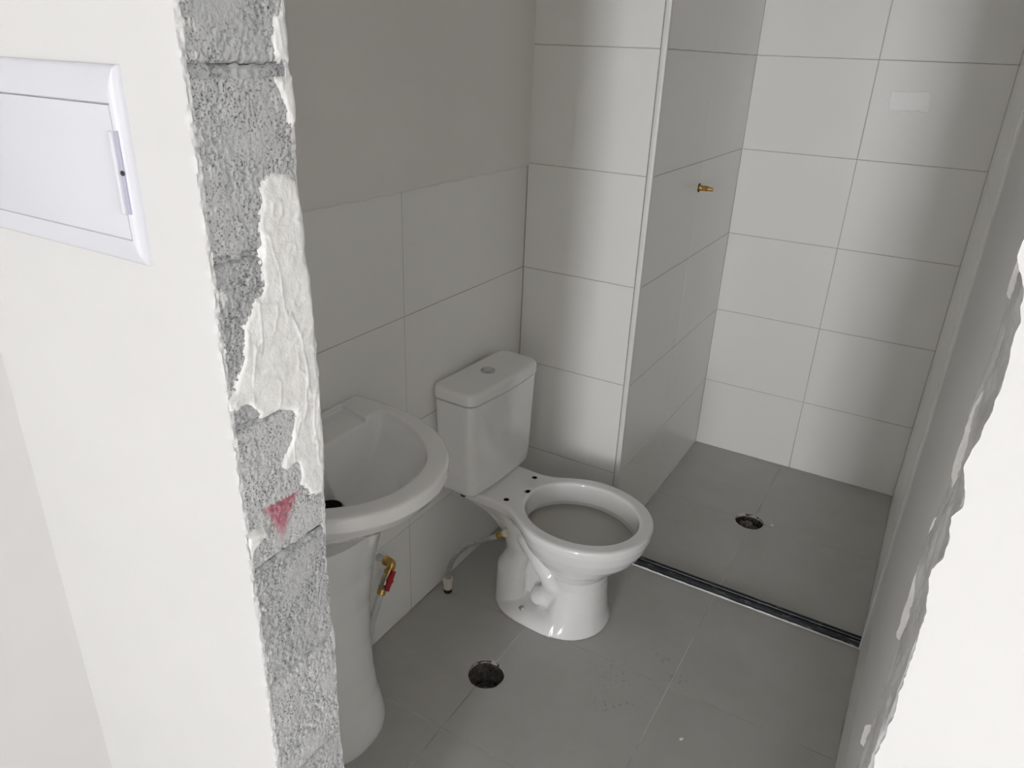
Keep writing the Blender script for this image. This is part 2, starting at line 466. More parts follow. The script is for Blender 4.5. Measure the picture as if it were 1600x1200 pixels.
for hl in holes:   # bores down through the screed
    a = [bm.verts.new((x, y, -.0012)) for x, y in hl]; b = [bm.verts.new((x, y, -.012)) for x, y in hl]
    for i in range(len(a)):
        j = (i + 1) % len(a); bm.faces.new((a[i], a[j], b[j], b[i]))
for f in bm.faces: f.normal_update()
floor = bm_obj('floor', bm, M['fgrout']); struct(floor)
FX = [.0, .3346, .7846, XE]
FY = [YF0, -.0507, .3958, .8422, 1.2886]
SY = [1.2886, 1.7853, YD]
HC = {0: circle(DR1, RDR, 48, 1, .0022), 1: circle(DR2, RDR, 48, 5, .0028)}
def clip_tile(x0, x1, y0, y1):
    """2D outline of a floor tile with any drain circle notched out, by shapely-free polygon walk on a fine boundary."""
    x0 += .0016; x1 -= .0016; y0 += .0016; y1 -= .0016
    for k, (c, poly) in enumerate(((DR1, HC[0]), (DR2, HC[1]))):
        inside = [(x0 < px < x1 and y0 < py < y1) for px, py in poly]
        if not any(inside): continue
        n = len(poly)
        # arc of the circle inside the tile, in order
        st_ = next(i for i in range(n) if inside[i] and not inside[i - 1])
        arc = []
        i = st_
        while inside[i % n] and len(arc) < n: arc.append(poly[i % n]); i += 1
        # extend the arc to the tile border
        def snap(p):
            d_ = {'l': abs(p[0] - x0), 'r': abs(p[0] - x1), 'b': abs(p[1] - y0), 't': abs(p[1] - y1)}
            s = min(d_, key=d_.get)
            return s, {'l': (x0, p[1]), 'r': (x1, p[1]), 'b': (p[0], y0), 't': (p[0], y1)}[s]
        s0, p0 = snap(arc[0]); s1, p1 = snap(arc[-1])
        arc = [p0] + arc + [p1]
        corners = [('b', (x1, y0)), ('r', (x1, y1)), ('t', (x0, y1)), ('l', (x0, y0))]   # corner that ends each side, counter-clockwise
        order = 'brtl'
        # the circle runs counter-clockwise inside; the tile outline counter-clockwise follows the arc backwards
        out = arc[::-1]
        side = order.index(s0)
        end = order.index(s1)
        first = True
        while first or side != end:
            out.append(corners[side][1]); side = (side + 1) % 4; first = False
        if s0 == s1: pass
        return out
    return [(x0, y0), (x1, y0), (x1, y1), (x0, y1)]
def floor_tile(x0, x1, y0, y1, z=0.0, name='tile'):
    out = clip_tile(x0, x1, y0, y1); b = bmesh.new()
    z = z + random.uniform(-.0003, .0003)
    top = [b.verts.new((x, y, z)) for x, y in out]; bot = [b.verts.new((x, y, z - .008)) for x, y in out]
    b.faces.new(top); n = len(top)
    for i in range(n): b.faces.new((top[i], bot[i], bot[(i + 1) % n], top[(i + 1) % n]))
    for f in b.faces: f.normal_update()
    bmesh.ops.triangulate(b, faces=[f for f in b.faces if len(f.verts) > 4], ngon_method='EAR_CLIP')
    return bm_obj(name, b, M['ftile'], floor)
for a, b_ in zip(FX, FX[1:]):
    for c_, d_ in zip(FY, FY[1:]): floor_tile(a, b_, c_, d_)
for a, b_ in zip([XC, .7846], [.7846, XE]):
    for c_, d_ in zip(SY, SY[1:]): floor_tile(a, b_, c_, d_)

# the doorway wall: plaster skins and, between them, the sawn ends of the blocks
def skin(bm, xa, y0, y1, edge_fn, zs, far, side):
    """plaster skin with a ragged free edge. edge_fn(z, t) -> x; far: x of the other end."""
    rows = []
    for z in zs:
        e = [edge_fn(z, t) for t in (0, .35, .7, 1)]
        rows.append([bm.verts.new(p) for p in ((far, y0, z), (e[0] - side * .010, y0, z), (e[0] - side * .0012, y0 + .0002, z), (e[1], y0 + (y1 - y0) * .25, z), (e[2], y0 + (y1 - y0) * .6, z), (e[3], y1, z), (far, y1, z))])
    for r, s in zip(rows, rows[1:]):
        for i in range(7):
            j = (i + 1) % 7; bm.faces.new((r[i], r[j], s[j], s[i]))
    bm.faces.new(rows[0]); bm.faces.new(rows[-1][::-1])
def rag(seed, amp, base):
    def f(z, t):
        return base + amp * ((float(fbm(z * 150 + seed, t * 3 + seed, 0, 4)) - .5) * 1.5 + .8 * (float(vnoise(z * 30 + seed, seed)) - .5))
    return f
zs = list(np.concatenate([np.linspace(0, .4, 12), np.linspace(.402, 1.72, 900), np.linspace(1.74, HALL_Z, 20)]))
bm = bmesh.new(); skin(bm, 0, YF0, YF0 + .0065, rag(1.7, .0034, XJ - .0025), zs, -.01, 1)
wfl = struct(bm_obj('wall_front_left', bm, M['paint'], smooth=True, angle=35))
back_pts = [(0, -.086), (.49, -.0885), (.57, -.0925), (.64, -.0905), (.767, -.0855), (.82, -.0902), (.914, -.0895), (.99, -.0854), (1.03, -.083), (1.1, -.080), (1.184, -.079), (1.238, -.0795), (1.315, -.0828), (1.4, -.0864), (1.443, -.0869), (1.5, -.0846), (1.568, -.0873), (1.63, -.0848), (2.5, -.086)]
bm = bmesh.new()
fr = rag(8.1, .0026, XJ - .0035)
rows = []
for z in zs:
    yb = float(np.interp(z, [p[0] for p in back_pts], [p[1] for p in back_pts])) + .0016 * (float(vnoise(z * 130, 3)) - .5)
    e = fr(z, 0)
    rows.append([bm.verts.new(p) for p in ((-.01, -.0935, z), (e, -.0935, z), (e, yb - .002, z), (e - .0015, yb - .0003, z), (e - .02, yb if z > 1.0 else -.0865, z), (-.01, YF1, z))])
for r, s in zip(rows, rows[1:]):
    for i in range(6): j = (i + 1) % 6; bm.faces.new((r[i], r[j], s[j], s[i]))
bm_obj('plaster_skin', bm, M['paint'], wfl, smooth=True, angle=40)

# block courses
JOINTS = [-.03, .167, .367, .567, .769, .968, 1.172, 1.372, 1.5625, 1.765, 1.965, 2.165, 2.365, 2.53]
TONES = {3: .75, 4: .30, 5: .85, 6: .15, 7: .45, 8: .30}   # by course: dusted pale or bare dark
def arrow_mask(y, z):
    tri = np.array([(-.1885, 1.051), (-.1325, 1.047), (-.166, .996)])
    dmin = np.full(y.shape, 1e9); ins = np.ones(y.shape, bool)
    for i in range(3):
        a, b = tri[i], tri[(i + 1) % 3]; e = b - a; nrm = np.array([e[1], -e[0]]) / np.hypot(*e)
        dd = (y - a[0]) * nrm[0] + (z - a[1]) * nrm[1]
        soft = [.002, .006, .006][i] + .004 * sstep(1.03, 1.0, z)
        s = sstep(soft, -soft, dd if ((tri[(i + 2) % 3] - a) @ nrm) < 0 else -dd)
        dmin = np.minimum(dmin, s)
    return dmin
def block(z0, z1, fine, seed, tone=.5):
    y0, y1 = -.2168, -.0925
    if fine: ys, zz = np.linspace(y0, y1, 84), np.linspace(z0, z1, max(8, int((z1 - z0) / .0016)))
    else: ys, zz = np.linspace(y0, y1, 5), np.linspace(z0, z1, 6)
    Yg, Zg = np.meshgrid(ys, zz)
    n1 = fbm(Yg * 330 + seed, Zg * 260, seed, 2); n2 = fbm(Yg * 60, Zg * 60 + seed, seed, 3)
    density = sstep(.35, .62, fbm(Yg * 22 + 3 * seed, Zg * 22, 2.2, 2))
    pore = sstep(.46, .34, n1) * (.12 + .88 * density)
    X = XJ - .0030 - .0042 * pore + .0020 * (n2 - .5) + .0006 * (vnoise(Yg * 500, Zg * 500, 1) - .5)
    ed = np.minimum(np.minimum(Zg - z0, z1 - Zg), .01)
    X -= .004 * sstep(.004, .0, ed) * (.4 + 1.2 * vnoise(Yg * 90, Zg * 20 + seed))
    nz_, nyy = Yg.shape
    V = np.stack([X, Yg, Zg], -1).reshape(-1, 3)
    F = [(j * nyy + i, j * nyy + i + 1, (j + 1) * nyy + i + 1, (j + 1) * nyy + i) for j in range(nz_ - 1) for i in range(nyy - 1)]
    # solid: rim pushed back to a rear face
    rim = [i for i in range(nyy)] + [j * nyy + nyy - 1 for j in range(1, nz_)] + [(nz_ - 1) * nyy + i for i in range(nyy - 2, -1, -1)] + [j * nyy for j in range(nz_ - 2, 0, -1)]
    nb = len(V); back = V[rim].copy(); back[:, 0] = XJ - .39
    V = np.concatenate([V, back]); m = len(rim)
    F += [(rim[i], nb + i, nb + (i + 1) % m, rim[(i + 1) % m]) for i in range(m)]
    F.append(tuple(nb + i for i in range(m)))
    o = mesh_obj('block', [tuple(map(float, v)) for v in V], F, M['block'], wfl, smooth=fine)
    me = o.data
    at = me.color_attributes.new('paintmask', 'FLOAT_COLOR', 'POINT')
    cols = np.zeros((len(V), 4)); cols[:, 3] = 1
    yv, zv = V[:, 1], V[:, 2]
    cols[:, 0] = arrow_mask(yv, zv) * (.72 + .28 * vnoise(yv * 260, zv * 260))
    # flecks of white plaster dust along the front edge and streaks near the back edge
    fl = sstep(.66, .74, fbm(yv * 190, zv * 75, 5, 3)) * np.maximum(sstep(-.196, -.209, yv), .75 * sstep(-.125, -.105, yv) * sstep(1.35, 1.5, zv) + .5 * sstep(.55, .3, np.abs(zv - .7) * 3))
    cols[:, 1] = np.clip(fl, 0, 1); cols[:, 2] = tone
    at.data.foreach_set('color', cols.ravel())
    return o
for i, (a, b_) in enumerate(zip(JOINTS, JOINTS[1:])):
    fine = b_ > .42 and a < 1.70
    gap = .012 if abs(b_ - 1.5625) < .001 or abs(b_ - .968) < .001 else .0035
    block(max(a, 0) + .0035 if a > 0 else 0, b_ - gap * .6, fine, i * 3.7 + 1, TONES.get(i, .5))
# mortar beds between the courses
def mortar(zc, hh, seed, proud):
    ys = np.linspace(-.2168, -.0925, 60); zz = np.linspace(zc - hh, zc + hh, max(6, int(2 * hh / .0016)))
    Yg, Zg = np.meshgrid(ys, zz)
    X = XJ - .005 + proud + .008 * (fbm(Yg * 110, Zg * 110 + seed, seed, 3) - .5) - .004 * sstep(hh * .5, hh, np.abs(Zg - zc)) - .003 * sstep(.62, .75, vnoise(Yg * 60, Zg * 60, seed))
    Zg = Zg + .005 * (vnoise(Yg * 40, seed) - .5) + .005 * (fbm(Yg * 140, Zg * 90, seed, 2) - .5)
    V = np.stack([X, Yg, Zg], -1).reshape(-1, 3); n = 60
    F = [(j * n + i, j * n + i + 1, (j + 1) * n + i + 1, (j + 1) * n + i) for j in range(len(zz) - 1) for i in range(n - 1)]
    return mesh_obj('mortar_joint', [tuple(map(float, v)) for v in V], F, M['block'], wfl, smooth=True)
for i, z in enumerate(JOINTS[2:9]):
    tall = .0085 if abs(z - 1.5625) < .001 else (.0065 if abs(z - .968) < .001 else .0048)
    mortar(z - (.004 if tall > .006 else 0), tall, i + 2.3, .0015 if tall > .006 else -.0012)

# plaster smears over the block ends
def poly_sd(px, py, poly):
    poly = np.array(poly); dmin = np.full(px.shape, 1e9); ins = np.zeros(px.shape, bool)
    for i in range(len(poly)):
        a, b = poly[i], poly[(i + 1) % len(poly)]; e = b - a
        t = np.clip(((px - a[0]) * e[0] + (py - a[1]) * e[1]) / (e @ e), 0, 1)
        dmin = np.minimum(dmin, np.hypot(px - a[0] - t * e[0], py - a[1] - t * e[1]))
        cnd = (a[1] > py) != (b[1] > py)
        xi = a[0] + (py - a[1]) / np.where(cnd, e[1], 1) * e[0]
        ins ^= cnd & (px < xi)
    return np.where(ins, -dmin, dmin)
def smear(name, poly, seed, thick=.003, label=None, streak=True):
    P = np.array(poly); y0, y1, z0, z1 = P[:, 0].min() - .006, P[:, 0].max() + .002, P[:, 1].min() - .008, P[:, 1].max() + .008
    ys, zz = np.arange(y0, y1, .0016), np.arange(z0, z1, .0016); Yg, Zg = np.meshgrid(ys, zz)
    sd = poly_sd(Yg, Zg, poly) + .008 * (fbm(Yg * 120 + seed, Zg * 55, seed, 3) - .5)
    h = thick * sstep(.002, -.006, sd)
    ridge = sstep(.045, .0, np.abs(fbm(Yg * 34 + 9, Zg * 9 + seed, seed, 3) - .5)) * .0011 + sstep(.03, 0, np.abs(fbm(Yg * 16, Zg * 26 + seed, 4.4, 3) - .52)) * .0008
    h = h + sstep(0, -.004, sd) * (ridge + .0016 * (fbm(Yg * 70, Zg * 40, seed, 3) - .5))
    h -= .0035 * sstep(.0005, .003, sd)
    X = XJ - .0042 + h
    n = len(ys); keep = (sd < .004) & (Yg > -.2228)
    idx = -np.ones(keep.shape, int); idx[keep] = np.arange(keep.sum())
    V = np.stack([X, Yg, Zg], -1)[keep]
    F = []
    kq = keep[:-1, :-1] & keep[1:, :-1] & keep[:-1, 1:] & keep[1:, 1:]
    for j, i in np.argwhere(kq): F.append((int(idx[j, i]), int(idx[j, i + 1]), int(idx[j + 1, i + 1]), int(idx[j + 1, i])))
    o = mesh_obj(name, [tuple(map(float, v)) for v in V], F, M['plaster'], wfl, smooth=True)
    return o
MAIN = [[-.1482, 1.4426], [-.1331, 1.4552], [-.1099, 1.4547], [-.0918, 1.4436], [-.0864, 1.4011], [-.0861, 1.3552], [-.0797, 1.3138], [-.0795, 1.2378], [-.079, 1.184], [-.08, 1.099], [-.081, 1.0494], [-.0886, 1.0223], [-.1086, 1.03], [-.126, 1.0553], [-.1258, 1.0884], [-.1518, 1.085], [-.1545, 1.0986], [-.1363, 1.1246], [-.1236, 1.1586], [-.1485, 1.175], [-.1754, 1.1743], [-.1938, 1.1975], [-.2252, 1.2005], [-.2229, 1.2157], [-.2103, 1.2221], [-.1933, 1.2582], [-.1867, 1.2926], [-.1725, 1.3161], [-.1515, 1.3335], [-.1562, 1.3547], [-.1448, 1.4278]]
smear('plaster_smear', MAIN, 2.1)
smear('plaster_smear', [[-.1043, 1.6127], [-.1086, 1.5849], [-.1058, 1.572], [-.0873, 1.5679], [-.0845, 1.5917], [-.0878, 1.61], [-.0893, 1.6279], [-.0952, 1.6156]], 5.2)
smear('plaster_smear', [[-.1118, 1.5527], [-.1022, 1.5347], [-.0973, 1.5136], [-.0904, 1.4991], [-.0817, 1.5081], [-.0843, 1.5525]], 6.4)
smear('plaster_smear', [[-.226, 1.034], [-.207, 1.029], [-.194, 1.027], [-.186, 1.018], [-.190, 1.008], [-.203, 1.009], [-.214, 1.002], [-.223, .985], [-.229, .985]], 8.8, thick=.0065)

# right of the doorway
WH = sorted([(1.5057, 1.1711), (1.4944, 1.1702), (1.4764, 1.1782), (1.4558, 1.1814), (1.424, 1.183), (1.3986, 1.1825), (1.3759, 1.1803), (1.362, 1.178), (1.3516, 1.1817), (1.3344, 1.1842), (1.3252, 1.1804), (1.3092, 1.1829), (1.2947, 1.1836), (1.2826, 1.1786), (1.248, 1.1838), (1.2288, 1.184), (1.2101, 1.1852), (1.1718, 1.1846), (1.1531, 1.1855), (1.1309, 1.1848), (1.1101, 1.1832), (1.096, 1.1841)])
def edge_r(z, t):
    if t > .9: return XR + .012
    return float(np.interp(z, [w[0] for w in WH], [w[1] for w in WH])) - .0005 + .0022 * (float(fbm(z * 120, t * 2 + 4, 0, 3)) - .5) + (.0015 if t else 0) if 1.09 < z < 1.51 else XR + .006 * (float(fbm(z * 55, t * 2 + 4, 0, 4)) - .5)
bm = bmesh.new(); skin(bm, 0, YF0, YF0 + .006, edge_r, list(np.concatenate([np.linspace(0, .8, 30), np.linspace(.802, 1.72, 600), np.linspace(1.74, HALL_Z, 20)])), HALL_X1 + .1, -1)
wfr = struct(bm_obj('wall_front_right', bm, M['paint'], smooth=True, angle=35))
ys = np.linspace(YF0 + .0014, YF1 - .004, 70); zz = np.concatenate([np.linspace(0, .8, 60), np.linspace(.802, 1.7, 420), np.linspace(1.71, HALL_Z, 40)])
Yg, Zg = np.meshgrid(ys, zz)
lump = fbm(Yg * 28, Zg * 14, 3.1, 3)
X = XR + .0035 - .004 * (lump - .5) * 2 - .0022 * sstep(.5, .62, fbm(Yg * 40 + 7, Zg * 12, 8.8, 3)) + .0012 * (vnoise(Yg * 300, Zg * 300) - .5)
X = np.where(Yg > ys[-2], X + .01, X)
X = np.where(Yg < YF0 + .010, np.minimum(X, XR + .0006 + .0016 * vnoise(Yg * 200, Zg * 150)), X)
X = np.where(Yg < ys[0] + 1e-9, XR + .02, X)
V = np.stack([X, Yg, Zg], -1).reshape(-1, 3); n = len(ys)
F = [(j * n + i, (j + 1) * n + i, (j + 1) * n + i + 1, j * n + i + 1) for j in range(len(zz) - 1) for i in range(n - 1)]
mesh_obj('rough_jamb', [tuple(map(float, v)) for v in V], F, M['render'], wfr, smooth=True)
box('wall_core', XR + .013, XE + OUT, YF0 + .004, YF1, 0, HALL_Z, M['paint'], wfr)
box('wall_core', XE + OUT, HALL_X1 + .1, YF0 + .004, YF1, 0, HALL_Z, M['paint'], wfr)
# torn flakes of white skim along the right edge
def flake(zc, yc, w, hgt, seed):
    ys = np.linspace(yc - w, yc + w, 16); zz = np.linspace(zc - hgt, zc + hgt, 26); Yg, Zg = np.meshgrid(ys, zz)
    r = np.hypot((Yg - yc) / w, (Zg - zc) / hgt) + .6 * (fbm(Yg * 220, Zg * 90, seed, 3) - .5)
    X = XR + .0035 - .0042 * sstep(1.0, .55, r) + .006 * sstep(.8, 1.1, r) + .001 * (vnoise(Yg * 200, Zg * 200) - .5)
    V = np.stack([X, Yg, Zg], -1).reshape(-1, 3); n = 16
    F = [(j * n + i, (j + 1) * n + i, (j + 1) * n + i + 1, j * n + i + 1) for j in range(25) for i in range(15)]
    mesh_obj('plaster_flake', [tuple(map(float, v)) for v in V], F, M['plaster'], wfr, smooth=True)
for k, (zc, yc, w, hg) in enumerate([(1.242, -.096, .0014, .016), (1.17, -.100, .0009, .06), (1.335, -.116, .0010, .045), (1.00, -.092, .0015, .016), (1.455, -.093, .0014, .02)]):
    flake(zc, yc, w, hg, k + 1.5)
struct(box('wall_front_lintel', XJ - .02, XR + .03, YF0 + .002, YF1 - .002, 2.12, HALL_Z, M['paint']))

# the room the photograph is taken from
struct(box('wall_hall_left', -.16, -.01, WIN['y'] - .1, YF0, 0, HALL_Z, M['paint']))
bm = bmesh.new(); xa, xb = HALL_X1, HALL_X1 + .12
add_box(bm, xa, xb, WIN['y'] - .1, FILL_WIN['y0'], 0, HALL_Z); add_box(bm, xa, xb, FILL_WIN['y1'], YF0, 0, HALL_Z)
add_box(bm, xa, xb, FILL_WIN['y0'], FILL_WIN['y1'], 0, FILL_WIN['z0']); add_box(bm, xa, xb, FILL_WIN['y0'], FILL_WIN['y1'], FILL_WIN['z1'], HALL_Z)
struct(bm_obj('wall_hall_right', bm, M['hallwall']))
bm = bmesh.new()
y0, y1 = WIN['y'] - .12, WIN['y']
add_box(bm, -.16, WIN['x0'], y0, y1, 0, HALL_Z); add_box(bm, WIN['x1'], HALL_X1 + .15, y0, y1, 0, HALL_Z)
add_box(bm, WIN['x0'], WIN['x1'], y0, y1, 0, WIN['z0']); add_box(bm, WIN['x0'], WIN['x1'], y0, y1, WIN['z1'], HALL_Z)
struct(bm_obj('wall_hall_back', bm, M['hallwall']))
struct(box('floor_hall', -.16, HALL_X1 + .15, WIN['y'] - .12, YF0, -.12, -.003, M['hallfloor']))
struct(box('ceiling_hall', -.16, HALL_X1 + .15, WIN['y'] - .12, YF1, HALL_Z, HALL_Z + .1, M['hallwall']))

# ------------------------------------------------------------------ toilet
toilet = tag(empty('toilet', (0, .990, 0), math.radians(-3.5)), 'white glazed toilet without a seat, its tank against the tiled wall', 'toilet')
RIM = .375
def egg(X, Y, cx, af, ab, b, n=2.0):
    dx = X - cx
    a = np.where(dx > 0, af, ab)
    r = (np.abs(dx / a) ** n + np.abs(Y / b) ** n) ** (1 / n)
    return (r - 1) * np.minimum(a, b)
def bowl_sdf(X, Y, Z):
    zk = [0, .037, .10, .155, .19, .22, .25, .286, .32, .35, .375]
    fx = np.interp(Z, zk, [.538, .533, .527, .525, .528, .546, .580, .614, .633, .641, .641])
    bb = np.interp(Z, zk, [.122, .116, .103, .097, .102, .120, .144, .166, .179, .186, .187])
    cx = np.interp(Z, zk, [.430, .430, .432, .434, .434, .434, .432, .43, .43, .43, .43])
    ab = np.interp(Z, zk, [.075, .070, .060, .058, .064, .085, .115, .15, .175, .19, .195])
    AY = np.abs(Y)
    col = egg(X, Y, cx, fx - cx, ab, bb, 2.05) * .8
    # plinth
    pl = egg(X, Y, .360, .170, .172, .143, np.where(X > .36, 2.05, 3.0))
    pl = smax(pl + np.maximum(Z - .006, 0) * .45, Z - .032, .030)
    body = smin(col, pl, .026)
    # inner web between column and the rear leg
    web = np.maximum(np.maximum(np.abs(X - .33) - .11, AY - (.034 + 0 * Z)), Z - .34)
    body = smin(body, web, .016)
    # rear leg: the outlet of the trap, lumpy
    rear = sd_caps(X, AY, Z, (.245, .035, .33), (.262, .045, .235), .048, .044)
    rear = smin(rear, sd_caps(X, AY, Z, (.262, .050, .235), (.246, .046, .175), .042, .040), .014)
    rear = smin(rear, sd_caps(X, AY, Z, (.230, .052, .125), (.232, .058, .0), .046, .048), .026)
    body = smin(body, rear, .010)
    # trap arm running down from the back of the bowl to the foot of the column
    arm = sd_caps(X, AY, Z, (.300, .076, .268), (.392, .070, .150), .030, .033)
    arm = smin(arm, sd_caps(X, AY, Z, (.395, .066, .150), (.375, .060, .09), .036, .032), .012)
    body = smin(body, arm, .012)
    body = smin(body, sd_caps(X, AY, Z, (.36, .066, .075), (.345, .066, .07), .030), .012)
    # deck behind the bowl that carries the tank
    hw = np.interp(Z, [.22, .30, .345, .375], [.050, .078, .106, .112])
    x0 = np.interp(Z, [.22, .30, .345, .375], [.215, .150, .060, .050])
    dk = np.maximum(np.maximum(AY - hw, x0 - X), X - .34) * .8
    dk = smax(dk, .24 - Z, .02)
    body = smin(body, dk, .045)
    body = smax(body, Z - RIM, .010)
    # opening and bowl
    op = egg(X, Y, .430, .170, .172, .146, 2.05)
    op2 = smax(op + np.maximum(RIM - Z, 0) * .10, (.300 - Z), .003)
    body = smax(body, -op2, .008)
    inn = np.sqrt(((X - .425) / .172) ** 2 + (Y / .149) ** 2 + ((Z - .305) / .115) ** 2)
    inn = np.maximum((inn - 1) * .12, Z - .309)
    body = smax(body, -inn, .004)
    for (hx, hy, hr) in ((.217, .078, .0085), (.217, -.078, .0085)):
        body = np.maximum(body, -np.maximum(np.sqrt((X - hx) ** 2 + (Y - hy) ** 2) - hr, .30 - Z))
    slot = np.maximum(np.maximum(np.abs(X - .243) - .0065, np.abs(Y) - .010), .31 - Z)
    body = np.maximum(body, -slot)
    # hollow under the deck, behind the holes
    body = np.maximum(body, -np.maximum(np.maximum(np.abs(X - .2155) - .0295, np.abs(Y) - .088), np.abs(Z - .339) - .012))
    return np.maximum(body, .0015 - Z)
bowl = sdf_obj('bowl', bowl_sdf, (.03, -.205, -.006), (.66, .205, .385), .0028, M['ceramic'], toilet, 3)
for hx, hy, hr in ((.217, .078, .0080), (.217, -.078, .0080), (.243, 0, .0065)):
    bm = bmesh.new(); add_rings(bm, [[(hx + hr * math.cos(2 * math.pi * i / 16), hy + hr * math.sin(2 * math.pi * i / 16), z) for i in range(16)] for z in (.345, RIM - .0016)], True, False)
    bm_obj('seat_hole_shade', bm, M['black'], toilet, smooth=True, angle=40)  # black cup added to stand in for the dark inside the hole
ring = []
for i in range(48):
    t = 2 * math.pi * i / 48; ring.append((.425 + .171 * math.cos(t), .148 * math.sin(t), .2965))
bm = bmesh.new(); bm.faces.new([bm.verts.new(p) for p in ring]); bm_obj('bowl_water', bm, M['water'], toilet)
def tank_sdf(X, Y, Z):
    hw = np.interp(Z, [.37, .45, .69], [.150, .161, .1755])
    fx = np.interp(Z, [.37, .42, .69], [.142, .148, .150])
    bulge = .010 * (1 - (Y / .18) ** 2)
    d2 = sd_rbox2(np.abs(X - (fx + .012) / 2) - (fx - .012) / 2 - np.where(X > .08, bulge, 0), np.abs(Y) - hw, .028)
    low = .372 + .02 * np.maximum(np.abs(Y) / .15 - .3, 0) ** 2 * 0
    return smax(smax(d2, Z - .6865, .0015), low - Z, .030)
tank = sdf_obj('tank', tank_sdf, (.0, -.19, .36), (.18, .19, .70), .003, M['ceramic'], toilet, 2)
def lid_sdf(X, Y, Z):
    bulge = .010 * (1 - (Y / .18) ** 2)
    d2 = sd_rbox2(np.abs(X - .0815) - .0735 - np.where(X > .08, bulge, 0), np.abs(Y) - .179, .034)
    return smax(smax(d2, Z - .7285 + .25 * np.maximum(np.abs(X - .0815) - .05, 0) ** 2, .014), .6905 - Z, .0015)
lid = sdf_obj('tank_lid', lid_sdf, (-.0, -.20, .68), (.19, .20, .74), .0026, M['ceramic'], toilet, 2)
bm = bmesh.new(); add_lathe(bm, (.083, .0, .7270), (0, 0, 1), [(0, .0225), (.0035, .0225), (.0055, .021), (.0055, .0175), (.0035, .0165)], 32)
btn = bm_obj('flush_button', bm, M['chrome'], lid, smooth=True, angle=35)
bm = bmesh.new(); add_lathe(bm, (.083, .0, .7280), (0, 0, 1), [(0, .0158), (.0042, .0158), (.0052, .015), (.0055, .0)][:3], 32)
bm_obj('flush_button', bm, M['chrome'], lid, smooth=True, angle=35)
for s in (-1, 1):
    bm = bmesh.new(); add_lathe(bm, (.078, s * .105, .345), (0, 0, 1), [(0, .007), (.004, .008), (.004, .0105), (.012, .0105), (.012, .006), (.03, .006)], 14)
    bm_obj('tank_bolt', bm, M['black'], toilet, smooth=True, angle=30)
for s in (-1, 1):
    bm = bmesh.new(); p = Vector((.315, s * .118, .042)); d = Vector((0, s * .75, .66))
    add_lathe(bm, p - d * .004, d, [(0, .008), (.006, .008), (.007, .005), (.016, .0048), (.018, .003)], 12)
    bm_obj('fixing_bolt', bm, M['chrome'], toilet, smooth=True, angle=30)

# ------------------------------------------------------------------ wash basin on a pedestal
SY0 = .258
sink = tag(empty('wash_basin', (0, SY0, 0)), 'white glazed pedestal wash basin without a tap beside the toilet', 'sink')
SZ = .815
def basin_outline(X, Y):
    AY = np.abs(Y)
    fr_ = ((np.maximum(X - .08, 0) / .325) ** 2.1 + (AY / .258) ** 2.1) ** (1 / 2.1)
    return np.where(X > .08, (fr_ - 1) * .24, AY - .258 + .06 * np.maximum(.08 - X, 0))
def basin_sdf(X, Y, Z):
    D2 = basin_outline(X, Y)
    ins = np.interp(Z, [.56, .60, .64, .67, .70, .73, .76, .785, .815], [.175, .165, .145, .115, .075, .040, .014, .002, .003])
    outer = (D2 + ins) * .72
    outer = smax(outer, Z - SZ, .009)
    outer = smax(outer, .59 - Z, .03)
    outer = np.maximum(outer, .002 - X)
    ii = np.interp(Z, [.660, .672, .685, .70, .725, .76, .80, .82], [.30, .20, .155, .125, .090, .060, .041, .037])
    cav = (D2 + ii) * .7
    bk = np.interp(Z, [.66, .72, .79, .815], [.135, .122, .110, .106]) - X
    cav = smax(cav, bk * .95, .018)
    cav = smax(cav, .672 - Z, .02)
    b = smax(outer, -cav, .006)
    dk = np.maximum(np.maximum(np.maximum(.014 - X, X - .125), np.abs(Y) - .185 + .25 * np.maximum(X - .02, 0)), .8035 - Z)
    b = smax(b, -dk, .006)
    b = np.maximum(b, -(np.sqrt((X - .140) ** 2 + Y ** 2) - .0268))
    b = np.maximum(b, -(np.maximum(np.sqrt((X - .140) ** 2 + Y ** 2) - .029, .676 - Z)))
    return b
sdf_obj('basin', basin_sdf, (-.01, -.275, .575), (.42, .275, .83), .0028, M['ceramic'], sink, 3)
bm = bmesh.new(); add_rings(bm, [[(.140 + .0255 * math.cos(2 * math.pi * i / 24), .0255 * math.sin(2 * math.pi * i / 24), z) for i in range(24)] for z in (.60, .679)], True, False)
bm_obj('drain_hole_shade', bm, M['black'], sink, smooth=True, angle=30)  # black lining paints the shade down the basin outlet
bm = bmesh.new(); rings = []
zk = [0, .008, .03, .06, .11, .18, .28, .40, .50, .57, .605, .63]
ak = [.130, .132, .131, .126, .114, .106, .102, .106, .120, .136, .143, .146]
bk = [.131, .133, .131, .126, .118, .113, .111, .115, .126, .142, .149, .152]
for z in np.linspace(0, .63, 64):
    a, b_ = float(np.interp(z, zk, ak)), float(np.interp(z, zk, bk)); r = []
    for i in range(56):
        t = -math.pi / 2 + math.pi * i / 55
        e = 2 / 2.35
        r.append((.085 + a * abs(math.cos(t)) ** e, b_ * math.copysign(abs(math.sin(t)) ** e, math.sin(t)), z))
    r += [(.03, b_ * .93, z), (.03, -b_ * .93, z)]
    rings.append(r)
add_rings(bm, rings)
bm_obj('pedestal', bm, M['ceramic'], sink, smooth=True, angle=50)

